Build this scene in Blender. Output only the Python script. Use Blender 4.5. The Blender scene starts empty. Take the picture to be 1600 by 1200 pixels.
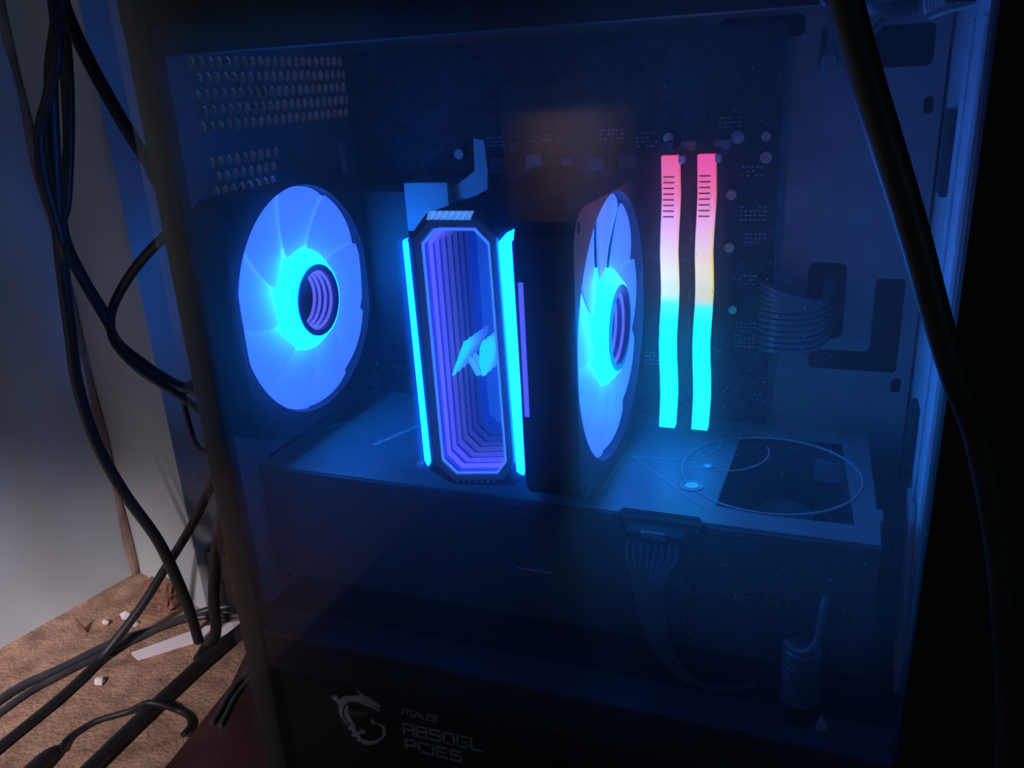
import bpy, bmesh, math, random
from mathutils import Vector, Matrix
random.seed(7)
S = bpy.context.scene
COL = S.collection
Z0 = 400.0            # measurements below are millimetres from the motherboard plane; floor lies at z = -400


def W(p):             # millimetres -> world metres
    return Vector((p[0] / 1000, p[1] / 1000, (p[2] + Z0) / 1000))


# ------------------------------------------------------------------ camera
def setup_camera():
    vx = (-2700 - 800, 320 - 600)
    vv = (1000 - 800, 4150 - 600)
    f = math.sqrt(-(vx[0] * vv[0] + vx[1] * vv[1]))
    X = -Vector((vx[0], vx[1], f)).normalized()
    Z = -Vector((vv[0], vv[1], f)).normalized()
    Z = (Z - X * X.dot(Z)).normalized()
    Y = Z.cross(X)
    right = Vector((X[0], Y[0], Z[0]))
    down = Vector((X[1], Y[1], Z[1]))
    fwd = Vector((X[2], Y[2], Z[2]))
    m = Matrix((right, -down, -fwd)).transposed().to_4x4()
    m.translation = W((0, -447, 0))
    cd = bpy.data.cameras.new('camera')
    cd.sensor_width = 36
    cd.lens = f / 1600 * 36
    cd.clip_start = 0.01
    cam = bpy.data.objects.new('camera', cd)
    COL.objects.link(cam)
    cam.matrix_world = m
    S.camera = cam


setup_camera()
S.view_settings.view_transform = 'Standard'
S.view_settings.look = 'None'
S.view_settings.exposure = 0.0
S.view_settings.gamma = 1.0
S.view_settings.use_curve_mapping = False

world = bpy.data.worlds.new('world')
S.world = world
world.use_nodes = True
wb = world.node_tree.nodes['Background']
wb.inputs[0].default_value = (0.18, 0.60, 0.78, 1)
wb.inputs[1].default_value = 0.50


def area(name, loc, target, size, power, color, shape='DISK'):
    ld = bpy.data.lights.new(name, 'AREA')
    ld.shape = shape
    ld.size = size
    ld.energy = power
    ld.color = color
    ld.spread = math.radians(32)
    o = bpy.data.objects.new(name, ld)
    COL.objects.link(o)
    o.location = W(loc)
    o.rotation_euler = (W(target) - W(loc)).to_track_quat('-Z', 'Y').to_euler()
    return o


# unseen room light behind the camera, its beam narrowed onto the lower left wall
area('room_light', (-300, -1230, 545), (-650, -140, -400), 0.16, 0.80, (1.0, 0.80, 0.86))


area('reflection_fill', (-450, -1050, 150), (-480, -1480, -160), 0.12, 0.22, (1.0, 0.80, 0.68))  # added fill light; lifts the box for its veil in the glass


# ------------------------------------------------------------------ materials
MATS = {}


def mat(name, col, rough=0.5, metal=0.0, emit=None, power=0.0, var=0.12, scale=60, bump=0.0, bscale=400, spec=0.5,
        transl=0.0):
    m = bpy.data.materials.new(name)
    m.use_nodes = True
    nt = m.node_tree
    b = nt.nodes['Principled BSDF']
    tc = nt.nodes.new('ShaderNodeTexCoord')
    nz = nt.nodes.new('ShaderNodeTexNoise')
    nz.inputs['Scale'].default_value = scale
    nz.inputs['Detail'].default_value = 4
    nt.links.new(tc.outputs['Object'], nz.inputs['Vector'])
    rp = nt.nodes.new('ShaderNodeValToRGB')
    rp.color_ramp.elements[0].position = 0.3
    rp.color_ramp.elements[1].position = 0.7
    rp.color_ramp.elements[0].color = (*[c * (1 - var) for c in col], 1)
    rp.color_ramp.elements[1].color = (*[min(1, c * (1 + var)) for c in col], 1)
    nt.links.new(nz.outputs['Fac'], rp.inputs['Fac'])
    nt.links.new(rp.outputs['Color'], b.inputs['Base Color'])
    b.inputs['Roughness'].default_value = rough
    b.inputs['Metallic'].default_value = metal
    b.inputs['Specular IOR Level'].default_value = spec
    if emit:
        b.inputs['Emission Color'].default_value = (*emit, 1)
        b.inputs['Emission Strength'].default_value = power
    if bump:
        n2 = nt.nodes.new('ShaderNodeTexNoise')
        n2.inputs['Scale'].default_value = bscale
        n2.inputs['Detail'].default_value = 5
        nt.links.new(tc.outputs['Object'], n2.inputs['Vector'])
        bp = nt.nodes.new('ShaderNodeBump')
        bp.inputs['Strength'].default_value = bump
        bp.inputs['Distance'].default_value = 0.002
        nt.links.new(n2.outputs['Fac'], bp.inputs['Height'])
        nt.links.new(bp.outputs['Normal'], b.inputs['Normal'])
    if transl:
        tr = nt.nodes.new('ShaderNodeBsdfTranslucent')
        nt.links.new(rp.outputs['Color'], tr.inputs['Color'])
        mx = nt.nodes.new('ShaderNodeMixShader')
        mx.inputs[0].default_value = transl
        nt.links.new(b.outputs[0], mx.inputs[1])
        nt.links.new(tr.outputs[0], mx.inputs[2])
        nt.links.new(mx.outputs[0], nt.nodes['Material Output'].inputs['Surface'])
    MATS[name] = m
    return m


black_steel = mat('black_steel', (0.035, 0.036, 0.040), 0.55, bump=0.05, bscale=900)
inner_steel = mat('inner_steel', (0.36, 0.37, 0.38), 0.5, bump=0.05, bscale=900)
front_steel = mat('front_inner_steel', (0.72, 0.73, 0.75), 0.45, bump=0.25, bscale=120)
rim_steel = mat('rim_steel', (0.09, 0.092, 0.10), 0.5)
black_plastic = mat('black_plastic', (0.020, 0.020, 0.023), 0.45)
front_plastic = mat('front_plastic', (0.012, 0.012, 0.014), 0.7, spec=0.25)
pcb_mat = mat('pcb', (0.035, 0.037, 0.045), 0.5, var=0.5, scale=180, bump=0.15, bscale=700)
chip_mat = mat('chip', (0.06, 0.06, 0.065), 0.45)
silver = mat('silver', (0.70, 0.72, 0.74), 0.35, 0.4)
pale_metal = mat('pale_metal', (0.55, 0.57, 0.60), 0.5, 0.1)
choke_mat = mat('choke_grey', (0.20, 0.21, 0.23), 0.55)
fin_mat = mat('fin_metal', (0.35, 0.36, 0.38), 0.45, 0.5)
plate_mat = mat('backplate', (0.20, 0.21, 0.22), 0.42, bump=0.04, bscale=1200)
line_mat = mat('etched_line', (0.42, 0.44, 0.46), 0.45)
shroud_dark = mat('card_shroud', (0.055, 0.056, 0.062), 0.6)
text_dark = mat('raised_dark_text', (0.09, 0.09, 0.1), 0.5)
psu_mat = mat('psu_black', (0.013, 0.013, 0.015), 0.65, bump=0.08, bscale=1500)
print_mat = mat('silver_print', (0.85, 0.80, 0.86), 0.6)
print_dim = mat('dim_print', (0.16, 0.155, 0.17), 0.6)
cable_mat = mat('cable_rubber', (0.012, 0.012, 0.014), 0.5, var=0.25)
cable_grey = mat('cable_grey_rubber', (0.05, 0.05, 0.06), 0.35, var=0.25)
wire_mat = mat('wire_sleeve', (0.13, 0.13, 0.14), 0.22)
wall_mat = mat('wall_paint', (0.56, 0.65, 0.66), 0.85, var=0.2, scale=6, bump=0.12, bscale=60)
carpet_mat = mat('carpet', (0.36, 0.23, 0.15), 0.95, var=0.45, scale=55, bump=1.0, bscale=330)
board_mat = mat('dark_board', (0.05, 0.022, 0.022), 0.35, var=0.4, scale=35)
paper_mat = mat('paper', (0.82, 0.79, 0.82), 0.8, var=0.05)
brick_mat = mat('brick', (0.30, 0.15, 0.10), 0.9, var=0.35, scale=90, bump=0.6, bscale=200)
wood_mat = mat('wood_chip', (0.22, 0.12, 0.07), 0.8, var=0.3, scale=90)
desk_mat = mat('desk_wood', (0.16, 0.10, 0.07), 0.6, var=0.3, scale=20)
box_mat = mat('cardboard', (0.55, 0.38, 0.28), 0.85, var=0.15, scale=12)
ward_mat = mat('wardrobe_dark', (0.03, 0.028, 0.03), 0.6)
cushion_mat = mat('cushion_cloth', (0.55, 0.45, 0.38), 0.9, var=0.2, scale=14)

blade_mat = mat('blade_plastic', (0.28, 0.42, 0.85), 0.35, emit=(0.058, 0.205, 1.7), power=1.0, var=0.03, transl=0.0)
hub_mat = mat('hub_light', (0.6, 0.9, 0.95), 0.4, emit=(0.01, 5.8, 28.0), power=1.0, var=0.02)
ring_lav = mat('ring_lavender', (0.3, 0.3, 0.6), 0.4, emit=(0.17, 0.18, 1.0), power=0.75, var=0.02)
cap_blue = mat('cap_tinted', (0.05, 0.07, 0.40), 0.25)
louvre_glow = mat('louvre_glow', (0.5, 0.6, 0.8), 0.4, emit=(0.10, 0.35, 1.0), power=0.75, var=0.05)  # emission stands for light leaking out between the louvres
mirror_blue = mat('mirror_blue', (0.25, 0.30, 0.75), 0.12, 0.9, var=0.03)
lamp_cyan = mat('lamp_cyan', (0.5, 0.8, 0.9), 0.4, emit=(0.02, 1.9, 15.0), power=1.0, var=0.02)
lamp_violet = mat('lamp_violet', (0.3, 0.3, 0.6), 0.4, emit=(0.12, 0.14, 1.6), power=0.8, var=0.02)


def ramp_emit(name, axis, lo, hi, stops, power):
    """LED strip: every LED along the strip has a colour of its own (object coordinates along the strip)."""
    m = mat(name, (0.5, 0.5, 0.55), 0.4, var=0.02)
    nt = m.node_tree
    b = nt.nodes['Principled BSDF']
    tc = nt.nodes.new('ShaderNodeTexCoord')
    sp = nt.nodes.new('ShaderNodeSeparateXYZ')
    nt.links.new(tc.outputs['Object'], sp.inputs[0])
    mr = nt.nodes.new('ShaderNodeMapRange')
    mr.inputs['From Min'].default_value = lo / 1000
    mr.inputs['From Max'].default_value = hi / 1000
    nt.links.new(sp.outputs[axis], mr.inputs['Value'])
    cr = nt.nodes.new('ShaderNodeValToRGB')
    e = cr.color_ramp.elements
    while len(e) < len(stops):
        e.new(0.5)
    for el, (p, c) in zip(e, stops):
        el.position = p
        el.color = (*c, 1)
    nt.links.new(mr.outputs[0], cr.inputs[0])
    nt.links.new(cr.outputs[0], b.inputs['Emission Color'])
    b.inputs['Emission Strength'].default_value = power
    return m


def glass_material():
    m = bpy.data.materials.new('side_glass_outer')
    m.use_nodes = True
    nt = m.node_tree
    nt.nodes.remove(nt.nodes['Principled BSDF'])
    out = nt.nodes['Material Output']
    tr = nt.nodes.new('ShaderNodeBsdfTransparent')
    tr.inputs[0].default_value = (0.93, 0.95, 0.97, 1)
    gl = nt.nodes.new('ShaderNodeBsdfGlossy')
    gl.inputs['Roughness'].default_value = 0.03
    fr = nt.nodes.new('ShaderNodeFresnel')
    fr.inputs[0].default_value = 1.5
    mx = nt.nodes.new('ShaderNodeMixShader')
    nt.links.new(fr.outputs[0], mx.inputs[0])
    nt.links.new(tr.outputs[0], mx.inputs[1])
    nt.links.new(gl.outputs[0], mx.inputs[2])
    # fine dust film, made to scatter enough to give the lens haze too
    df = nt.nodes.new('ShaderNodeBsdfDiffuse')
    df.inputs[0].default_value = (0.6, 0.6, 0.6, 1)
    tl = nt.nodes.new('ShaderNodeBsdfTranslucent')
    tl.inputs[0].default_value = (0.9, 0.9, 0.9, 1)
    m2 = nt.nodes.new('ShaderNodeMixShader')
    m2.inputs[0].default_value = 0.92
    nt.links.new(df.outputs[0], m2.inputs[1])
    nt.links.new(tl.outputs[0], m2.inputs[2])
    tc = nt.nodes.new('ShaderNodeTexCoord')
    nz = nt.nodes.new('ShaderNodeTexNoise')
    nz.inputs['Scale'].default_value = 14
    nz.inputs['Detail'].default_value = 6
    nt.links.new(tc.outputs['Object'], nz.inputs['Vector'])
    mr = nt.nodes.new('ShaderNodeMapRange')
    mr.inputs['From Min'].default_value = 0.3
    mr.inputs['From Max'].default_value = 0.75
    mr.inputs['To Min'].default_value = 0.07
    mr.inputs['To Max'].default_value = 0.11
    nt.links.new(nz.outputs['Fac'], mr.inputs['Value'])
    # forward scatter, as from smudges, added for the lens glow around the lights
    rf = nt.nodes.new('ShaderNodeBsdfRefraction')
    rf.inputs['Color'].default_value = (0.95, 0.96, 0.97, 1)
    rf.inputs['Roughness'].default_value = 0.75
    rf.inputs['IOR'].default_value = 1.17
    m4 = nt.nodes.new('ShaderNodeMixShader')
    m4.inputs[0].default_value = 0.06
    nt.links.new(mx.outputs[0], m4.inputs[1])
    nt.links.new(rf.outputs[0], m4.inputs[2])
    m3 = nt.nodes.new('ShaderNodeMixShader')
    nt.links.new(mr.outputs[0], m3.inputs[0])
    nt.links.new(m4.outputs[0], m3.inputs[1])
    nt.links.new(m2.outputs[0], m3.inputs[2])
    nt.links.new(m3.outputs[0], out.inputs['Surface'])
    n = bpy.data.materials.new('side_glass_inner')
    n.use_nodes = True
    nt = n.node_tree
    nt.nodes.remove(nt.nodes['Principled BSDF'])
    tr = nt.nodes.new('ShaderNodeBsdfTransparent')
    tr.inputs[0].default_value = (0.96, 0.97, 0.98, 1)
    nt.links.new(tr.outputs[0], nt.nodes['Material Output'].inputs['Surface'])
    return m, n


glass_outer, glass_inner = glass_material()


# ------------------------------------------------------------------ mesh helpers (millimetres)
class MB:
    def __init__(s):
        s.v = []
        s.f = []

    def add(s, vs, fs):
        k = len(s.v)
        s.v += [tuple(p) for p in vs]
        s.f += [tuple(i + k for i in f) for f in fs]
        return s

    def box(s, a, b, bev=0.0):
        x0, x1 = sorted((a[0], b[0])); y0, y1 = sorted((a[1], b[1])); z0, z1 = sorted((a[2], b[2]))
        if bev <= 0:
            vs = [(x, y, z) for x in (x0, x1) for y in (y0, y1) for z in (z0, z1)]
            return s.add(vs, [(0, 1, 3, 2), (4, 6, 7, 5), (0, 4, 5, 1), (2, 3, 7, 6), (0, 2, 6, 4), (1, 5, 7, 3)])
        bm = bmesh.new()
        bmesh.ops.create_cube(bm, size=1)
        for v in bm.verts:
            v.co = Vector(((x0 + x1) / 2 + v.co.x * (x1 - x0), (y0 + y1) / 2 + v.co.y * (y1 - y0),
                           (z0 + z1) / 2 + v.co.z * (z1 - z0)))
        bmesh.ops.bevel(bm, geom=bm.edges[:], offset=bev, segments=2, affect='EDGES', profile=0.5)
        bm.verts.index_update()
        s.add([v.co[:] for v in bm.verts], [[v.index for v in f.verts] for f in bm.faces])
        bm.free()
        return s

    def prism(s, pts, axis, d0, d1):
        """convex or concave outline pts (a, b) extruded along an axis"""
        def mp(a, b, d):
            return {'x': (d, a, b), 'y': (a, d, b), 'z': (a, b, d)}[axis]
        n = len(pts)
        vs = [mp(a, b, d0) for a, b in pts] + [mp(a, b, d1) for a, b in pts]
        fs = [tuple(range(n)), tuple(range(2 * n - 1, n - 1, -1))]
        fs += [(i, (i + 1) % n, n + (i + 1) % n, n + i) for i in range(n)]
        return s.add(vs, fs)

    def lathe(s, c, axis, prof, n=32):
        """prof: (distance along axis, radius)"""
        vs = []
        for d, r in prof:
            for i in range(n):
                t = 2 * math.pi * i / n
                a, b = r * math.cos(t), r * math.sin(t)
                q = {'x': (d, a, b), 'y': (a, d, b), 'z': (a, b, d)}[axis]
                vs.append((c[0] + q[0], c[1] + q[1], c[2] + q[2]))
        fs = []
        for k in range(len(prof) - 1):
            for i in range(n):
                j = (i + 1) % n
                fs.append((k * n + i, k * n + j, (k + 1) * n + j, (k + 1) * n + i))
        if prof[0][1] > 1e-6:
            fs.append(tuple(range(n)))
        if prof[-1][1] > 1e-6:
            fs.append(tuple(range((len(prof) - 1) * n, len(prof) * n)))
        return s.add(vs, fs)

    def ring(s, c, axis, r0, r1, d0, d1, n=40):
        prof = [(d0, r0), (d0, r1), (d1, r1), (d1, r0), (d0, r0)]
        k = len(s.v)
        MB.lathe(s, c, axis, prof, n)
        s.f = [f for f in s.f if len(f) <= 4 or min(f) < k]
        return s

    def tube(s, pts, r, n=10, sub=6, flat=None, smooth=True):
        P = [Vector(p) for p in pts]
        if smooth and len(P) > 2:
            Q = []
            for i in range(len(P) - 1):
                p0 = P[max(i - 1, 0)]; p1 = P[i]; p2 = P[i + 1]; p3 = P[min(i + 2, len(P) - 1)]
                for k in range(sub):
                    t = k / sub
                    Q.append(0.5 * ((2 * p1) + (p2 - p0) * t + (2 * p0 - 5 * p1 + 4 * p2 - p3) * t * t +
                                    (3 * p1 - p0 - 3 * p2 + p3) * t ** 3))
            Q.append(P[-1])
            P = Q
        m = len(P)
        T = [(P[min(i + 1, m - 1)] - P[max(i - 1, 0)]).normalized() for i in range(m)]
        up = Vector((0, 1, 0)) if abs(T[0].y) < 0.9 else Vector((0, 0, 1))
        N = (up - T[0] * up.dot(T[0])).normalized()
        vs = []
        for i in range(m):
            N = (N - T[i] * N.dot(T[i])).normalized()
            B = T[i].cross(N)
            rr = r(i / (m - 1)) if callable(r) else r
            ra, rb = (rr, rr) if flat is None else (rr * flat, rr)
            for k in range(n):
                t = 2 * math.pi * k / n
                vs.append(P[i] + N * (ra * math.cos(t)) + B * (rb * math.sin(t)))
        fs = [(i * n + k, i * n + (k + 1) % n, (i + 1) * n + (k + 1) % n, (i + 1) * n + k)
              for i in range(m - 1) for k in range(n)]
        fs += [tuple(range(n)), tuple(range((m - 1) * n, m * n))]
        return s.add(vs, fs)

    def build(s, name, m, parent=None, origin=None, smooth=False, local=False):
        """link as ONE mesh object; vertices become relative to the parent's base (or to origin)"""
        o3 = Vector(parent['mm']) if parent is not None and 'mm' in parent else Vector(origin or (0, 0, 0))
        me = bpy.data.meshes.new(name)
        if local:
            o3 = Vector((0, 0, 0))
        me.from_pydata([((p[0] - o3.x) / 1000, (p[1] - o3.y) / 1000, (p[2] - o3.z) / 1000) for p in s.v], [], s.f)
        bm = bmesh.new()
        bm.from_mesh(me)
        bmesh.ops.recalc_face_normals(bm, faces=bm.faces[:])
        if smooth:
            for f in bm.faces:
                f.smooth = len(f.verts) <= 4
            for e in bm.edges:
                if len(e.link_faces) == 2 and e.calc_face_angle(0) > 0.7:
                    e.smooth = False
        bm.to_mesh(me)
        bm.free()
        me.materials.append(m)
        ob = bpy.data.objects.new(name, me)
        COL.objects.link(ob)
        if parent is not None:
            ob.parent = parent
        else:
            ob.location = W(o3)
            ob['mm'] = tuple(o3)
        return ob


def plate(outline, holes, axis, d0, d1):
    """flat sheet with holes, extruded along an axis (filled 2D curve -> mesh)"""
    cu = bpy.data.curves.new('sheet', 'CURVE')
    cu.dimensions = '2D'
    cu.fill_mode = 'BOTH'
    cu.extrude = abs(d1 - d0) / 2
    for ring_ in [outline] + list(holes):
        sp = cu.splines.new('POLY')
        sp.points.add(len(ring_) - 1)
        for p, (a, b) in zip(sp.points, ring_):
            p.co = (a, b, 0, 1)
        sp.use_cyclic_u = True
    ob = bpy.data.objects.new('sheet', cu)
    COL.objects.link(ob)
    dg = bpy.context.evaluated_depsgraph_get()
    me = bpy.data.meshes.new_from_object(ob.evaluated_get(dg))
    bm = bmesh.new()
    bm.from_mesh(me)
    bmesh.ops.remove_doubles(bm, verts=bm.verts[:], dist=0.001)
    bm.verts.index_update()
    mid = (d0 + d1) / 2
    mb = MB()
    vs = []
    for v in bm.verts:
        a, b, d = v.co.x, v.co.y, v.co.z + mid
        vs.append({'x': (d, a, b), 'y': (a, d, b), 'z': (a, b, d)}[axis])
    mb.add(vs, [[v.index for v in f.verts] for f in bm.faces])
    bm.free()
    COL.objects.unlink(ob)
    bpy.data.objects.remove(ob)
    bpy.data.meshes.remove(me)
    bpy.data.curves.remove(cu)
    return mb


def circle(cx, cy, r, n=24, sx=1.0, ph=0.0):
    return [(cx + r * sx * math.cos(ph + 2 * math.pi * i / n), cy + r * math.sin(ph + 2 * math.pi * i / n)) for i in range(n)]


def rrect(a0, b0, a1, b1, r, n=4):
    pts = []
    for cx, cy, s0 in ((a1 - r, b1 - r, 0), (a0 + r, b1 - r, 90), (a0 + r, b0 + r, 180), (a1 - r, b0 + r, 270)):
        for i in range(n + 1):
            t = math.radians(s0 + 90 * i / n)
            pts.append((cx + r * math.cos(t), cy + r * math.sin(t)))
    return pts


def tag(o, label=None, cat=None, group=None, kind=None):
    if label: o['label'] = label
    if cat: o['category'] = cat
    if group: o['group'] = group
    if kind: o['kind'] = kind
    return o


def thing(name, label, cat, at, group=None):
    o = bpy.data.objects.new(name, None)
    o.empty_display_size = 0.02
    COL.objects.link(o)
    o.location = W(at)
    o['mm'] = tuple(at)
    return tag(o, label, cat, group)


def copy_thing(root, shift, label):
    r = root.copy()
    COL.objects.link(r)
    r.location = root.location + Vector(shift) / 1000
    r['label'] = label
    for ch in root.children:
        c = ch.copy()
        COL.objects.link(c)
        c.parent = r
        for g in ch.children:
            d = g.copy()
            COL.objects.link(d)
            d.parent = c
    return r


def box(a, b, bev=0.0):
    return MB().box(a, b, bev)


# stroke lettering on a 4 x 6 grid
GLYPH = {
    'A': [[(0, 0), (0, 5.2), (0.8, 6), (4, 6), (4, 0)], [(0, 2.6), (4, 2.6)]],
    '8': [[(0, 0), (4, 0), (4, 6), (0, 6), (0, 0)], [(0, 3.1), (4, 3.1)]],
    '5': [[(4, 6), (0, 6), (0, 3.3), (4, 3.3), (4, 0), (0, 0)]],
    '0': [[(0, 0), (3.2, 0), (4, 0.8), (4, 6), (0, 6), (0, 0)]],
    'G': [[(4, 6), (0, 6), (0, 0), (4, 0), (4, 3), (2, 3)]],
    'L': [[(0, 6), (0, 0), (4, 0)]],
    'P': [[(0, 0), (0, 6), (4, 6), (4, 2.6), (0, 2.6)]],
    'C': [[(4, 6), (0, 6), (0, 0), (4, 0)]],
    'I': [[(0, 0), (0, 6)]],
    'E': [[(4, 6), (0, 6), (0, 0), (4, 0)], [(0, 3.1), (3.6, 3.1)]],
    'M': [[(0, 0), (0, 6), (4, 6), (4, 0)], [(2, 6), (2, 1.2)]],
    'F': [[(4, 6), (0, 6), (0, 0)], [(0, 3.1), (3.4, 3.1)]],
    'O': [[(0, 0), (4, 0), (4, 6), (0, 6), (0, 0)]],
    'R': [[(0, 0), (0, 6), (4, 6), (4, 3), (0, 3)], [(2, 3), (4, 0)]],
    'T': [[(0, 6), (4, 6)], [(2, 6), (2, 0)]],
    'X': [[(0, 0), (4, 6)], [(0, 6), (4, 0)]],
    'v': [[(-0.4, 0), (0.7, 5)], [(1.1, 6), (4, 0)], [(1.9, 2.2), (3.3, 2.2)]],
}


def lettering(text, x, z, w, h, gap, yf, thick, stroke, shear=0.0, fall=0.0):
    mb = MB()
    cx = x
    for ch in text:
        if ch == ' ':
            cx += w * 0.8
            continue
        cw = w if ch not in 'I' else 0
        for line in GLYPH[ch]:
            P = []
            for a, b in line:
                pz = z + b / 6 * h
                px = cx + a / 4 * cw + shear * (b / 6 * h)
                P.append((px, pz + fall * (px - x)))
            for (ax, az), (bx, bz) in zip(P, P[1:]):
                d = Vector((bx - ax, bz - az))
                L = d.length
                d /= L
                n = Vector((-d.y, d.x)) * stroke / 2
                e = d * stroke / 2
                q = [(ax - e.x + n.x, az - e.y + n.y), (ax - e.x - n.x, az - e.y - n.y),
                     (bx + e.x - n.x, bz + e.y - n.y), (bx + e.x + n.x, bz + e.y + n.y)]
                mb.prism(q, 'y', yf, yf + thick)
        cx += cw + gap
    return mb


# ------------------------------------------------------------------ the room
def structure(mb, name, m, origin=(0, 0, 0)):
    o = mb.build(name, m, None, origin)
    o['kind'] = 'structure'
    return o


structure(box((-1500, -1550, -410), (900, 400, -400)), 'floor', carpet_mat)
# left wall: runs towards the camera, slightly turned
d = Vector((25, 121)).normalized()
p0 = Vector((-565, 34))
nrm = Vector((-d.y, d.x))
q = [p0 + d * 60, p0 - d * 1600, p0 - d * 1600 + nrm * 60, p0 + d * 60 + nrm * 60]
structure(MB().prism([tuple(v) for v in q], 'z', -400, 1100), 'wall_left', wall_mat)
# pillar in the corner: lit face, then a side face going back
structure(MB().prism([(-566, 34.5), (-459, 0), (-440, 62), (-470, 118), (-566, 118)], 'z', -400, 1100), 'trim_1', wall_mat)
cr = MB().tube([(-564.5 + random.uniform(-.8, .8), 31 + random.uniform(-.8, .8), -400 + 50 * k) for k in range(12)], lambda t: 3.2 + 1.2 * math.sin(t * 31), n=8)
structure(cr, 'trim_2', mat('corner_strip', (0.30, 0.22, 0.17), 0.9, var=0.4, scale=40, bump=0.5))
structure(box((-640, 118, -400), (900, 160, 1100)), 'wall_back', wall_mat)
structure(box((-1500, -1560, -400), (1000, -1522, 1100)), 'wall_rear', wall_mat)

# unseen desk over the computer, its top stretched to shade the upper wall
dk = thing('desk', 'unseen brown wooden desk top above the computer, shading the wall', 'desk', (0, -250, 100))
MB().prism([(-672, -610), (700, -610), (700, 110), (-440, 110), (-440, 20), (-542, 20)], 'z', 100, 122).build('desk_top', desk_mat, dk)
box((640, -600, -400), (680, 100, 100)).build('side_panel', desk_mat, dk)

# invented furniture behind the camera, added only to shape the reflections in the glass
wr = thing('backdrop_wardrobe', 'tall dark doors behind the camera, added to darken the glass reflection', 'backdrop_wardrobe', (-300, -1500, -400))
box((-850, -1518, -400), (-640, -1440, 700)).build('door', ward_mat, wr)
box((-640, -1518, -400), (-330, -1440, -270)).build('drawer', ward_mat, wr)
box((-640, -1518, -15), (-330, -1440, 700)).build('door', ward_mat, wr)
box((-330, -1518, -400), (1000, -1440, 700)).build('door', ward_mat, wr)
bx = thing('veil_box', 'pale brown box behind the camera, added for the brownish veil in the glass', 'box', (-480, -1480, -270))
box((-612, -1515, -270), (-345, -1436, -70), 2).build('carton', box_mat, bx)
box((-612, -1516, -70), (-345, -1435, -62)).build('lid', box_mat, bx)
cu_ = MB()
vs = []
for i in range(13):
    for j in range(9):
        u, v = i / 6 - 1, j / 4 - 1
        t = max(0.0, (1 - u ** 4) * (1 - v ** 4)) ** 0.5
        vs.append((25 + 125 * u, -1432 + 34 * t, -300 + 95 * v))
for i in range(13):
    for j in range(9):
        vs.append((vs[i * 9 + j][0], -1436, vs[i * 9 + j][2]))
fs = []
for i in range(12):
    for j in range(8):
        a = i * 9 + j
        fs += [(a, a + 1, a + 10, a + 9), (117 + a, 117 + a + 9, 117 + a + 10, 117 + a + 1)]
cu_.add(vs, fs)
tag(cu_.build('veil_cushion', cushion_mat, None, (25, -1430, -395), smooth=True),
    'beige pad behind the camera, added for the pale cloud in the glass', 'veil_cushion')

# ------------------------------------------------------------------ things on the floor
bo = MB().prism([(-392, -20), (-386, -45), (-375, -75), (-373, -92), (-366, -145), (-362, -230), (-350, -800), (300, -800), (300, 70), (-392, 70)], 'z', -399.9, -392)  # front part stretched forward to darken what the glass reflects
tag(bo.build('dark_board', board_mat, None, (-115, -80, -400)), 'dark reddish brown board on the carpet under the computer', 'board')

tag(MB().prism([(-480, -62), (-470, -66), (-440, -34), (-408, -17), (-417, 0), (-447, -18)], 'z', -399.8, -397.5)
    .build('paper_strip', paper_mat, None, (-445, -30, -400)), 'white paper strip on the brown carpet under the cables', 'paper')


def lump(c, s, n=2, seed=1, jit=0.25):
    rnd = random.Random(seed)
    bm = bmesh.new()
    bmesh.ops.create_icosphere(bm, subdivisions=n, radius=1)
    for v in bm.verts:
        k = 1 + rnd.uniform(-jit, jit)
        v.co = Vector((max(-.8, min(.8, v.co.x)) * s[0] * k, max(-.8, min(.8, v.co.y)) * s[1] * k,
                       max(-.8, min(.8, v.co.z)) * s[2] * k))
    bm.verts.index_update()
    lo = min(v.co.z for v in bm.verts)
    mb = MB().add([(v.co.x + c[0], v.co.y + c[1], v.co.z - lo + c[2]) for v in bm.verts],
                  [[v.index for v in f.verts] for f in bm.faces])
    bm.free()
    return mb


tag(lump((-500, -5, -400), (16, 8, 16), 3, 4, 0.2).build('brick_fragment', brick_mat, None, (-500, -5, -400)),
    'rough reddish brown lump at the foot of the pale pillar', 'brick')
plaster = [((-519, -26), 5.5, 'largest pale plaster crumb by the reddish lump'), ((-507, -31), 4.2, 'pale plaster crumb second nearest to the reddish lump'),
           ((-530, -38), 3.8, 'small pale plaster crumb nearest the left wall'), ((-478, -95), 4.6, 'pale crumb on the carpet beside the floor cables')]
for k, ((a, b), r_, lb) in enumerate(plaster):
    tag(lump((a, b, -400), (r_, r_ * .8, r_ * .7), 1, 20 + k, 0.25).build('plaster_crumb', paper_mat, None, (a, b, -400)),
        lb, 'crumb', 'pale crumbs on the carpet')
tag(MB().add([(-543, -53, -400), (-536, -51, -400), (-540, -48, -400), (-543, -53, -384)], [(0, 1, 2), (0, 3, 1), (1, 3, 2), (2, 3, 0)])
    .build('wood_chip', wood_mat, None, (-541, -50, -400)), 'pointed brown wood chip standing against the left wall', 'wood chip')
pb = thing('power_adapter', 'black adapter box on the floor between pillar and computer', 'adapter', (-425, 22, -400))
box((-455, 4, -400), (-385, 44, -343), 3).build('housing', black_plastic, pb)
box((-450, 3, -372), (-390, 4.2, -371), 0).build('seam', cable_grey, pb)


# ------------------------------------------------------------------ cables beside the case
def cable(name, pts, r, label, m=cable_mat, flat=None, n=10):
    mb = MB().tube(pts, r, n=n, flat=flat)
    lo = min(pts, key=lambda p: p[2])
    return tag(mb.build(name, m, None, (lo[0], lo[1], max(lo[2], -400)), smooth=True), label, 'cable', 'black cables beside the computer')


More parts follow.
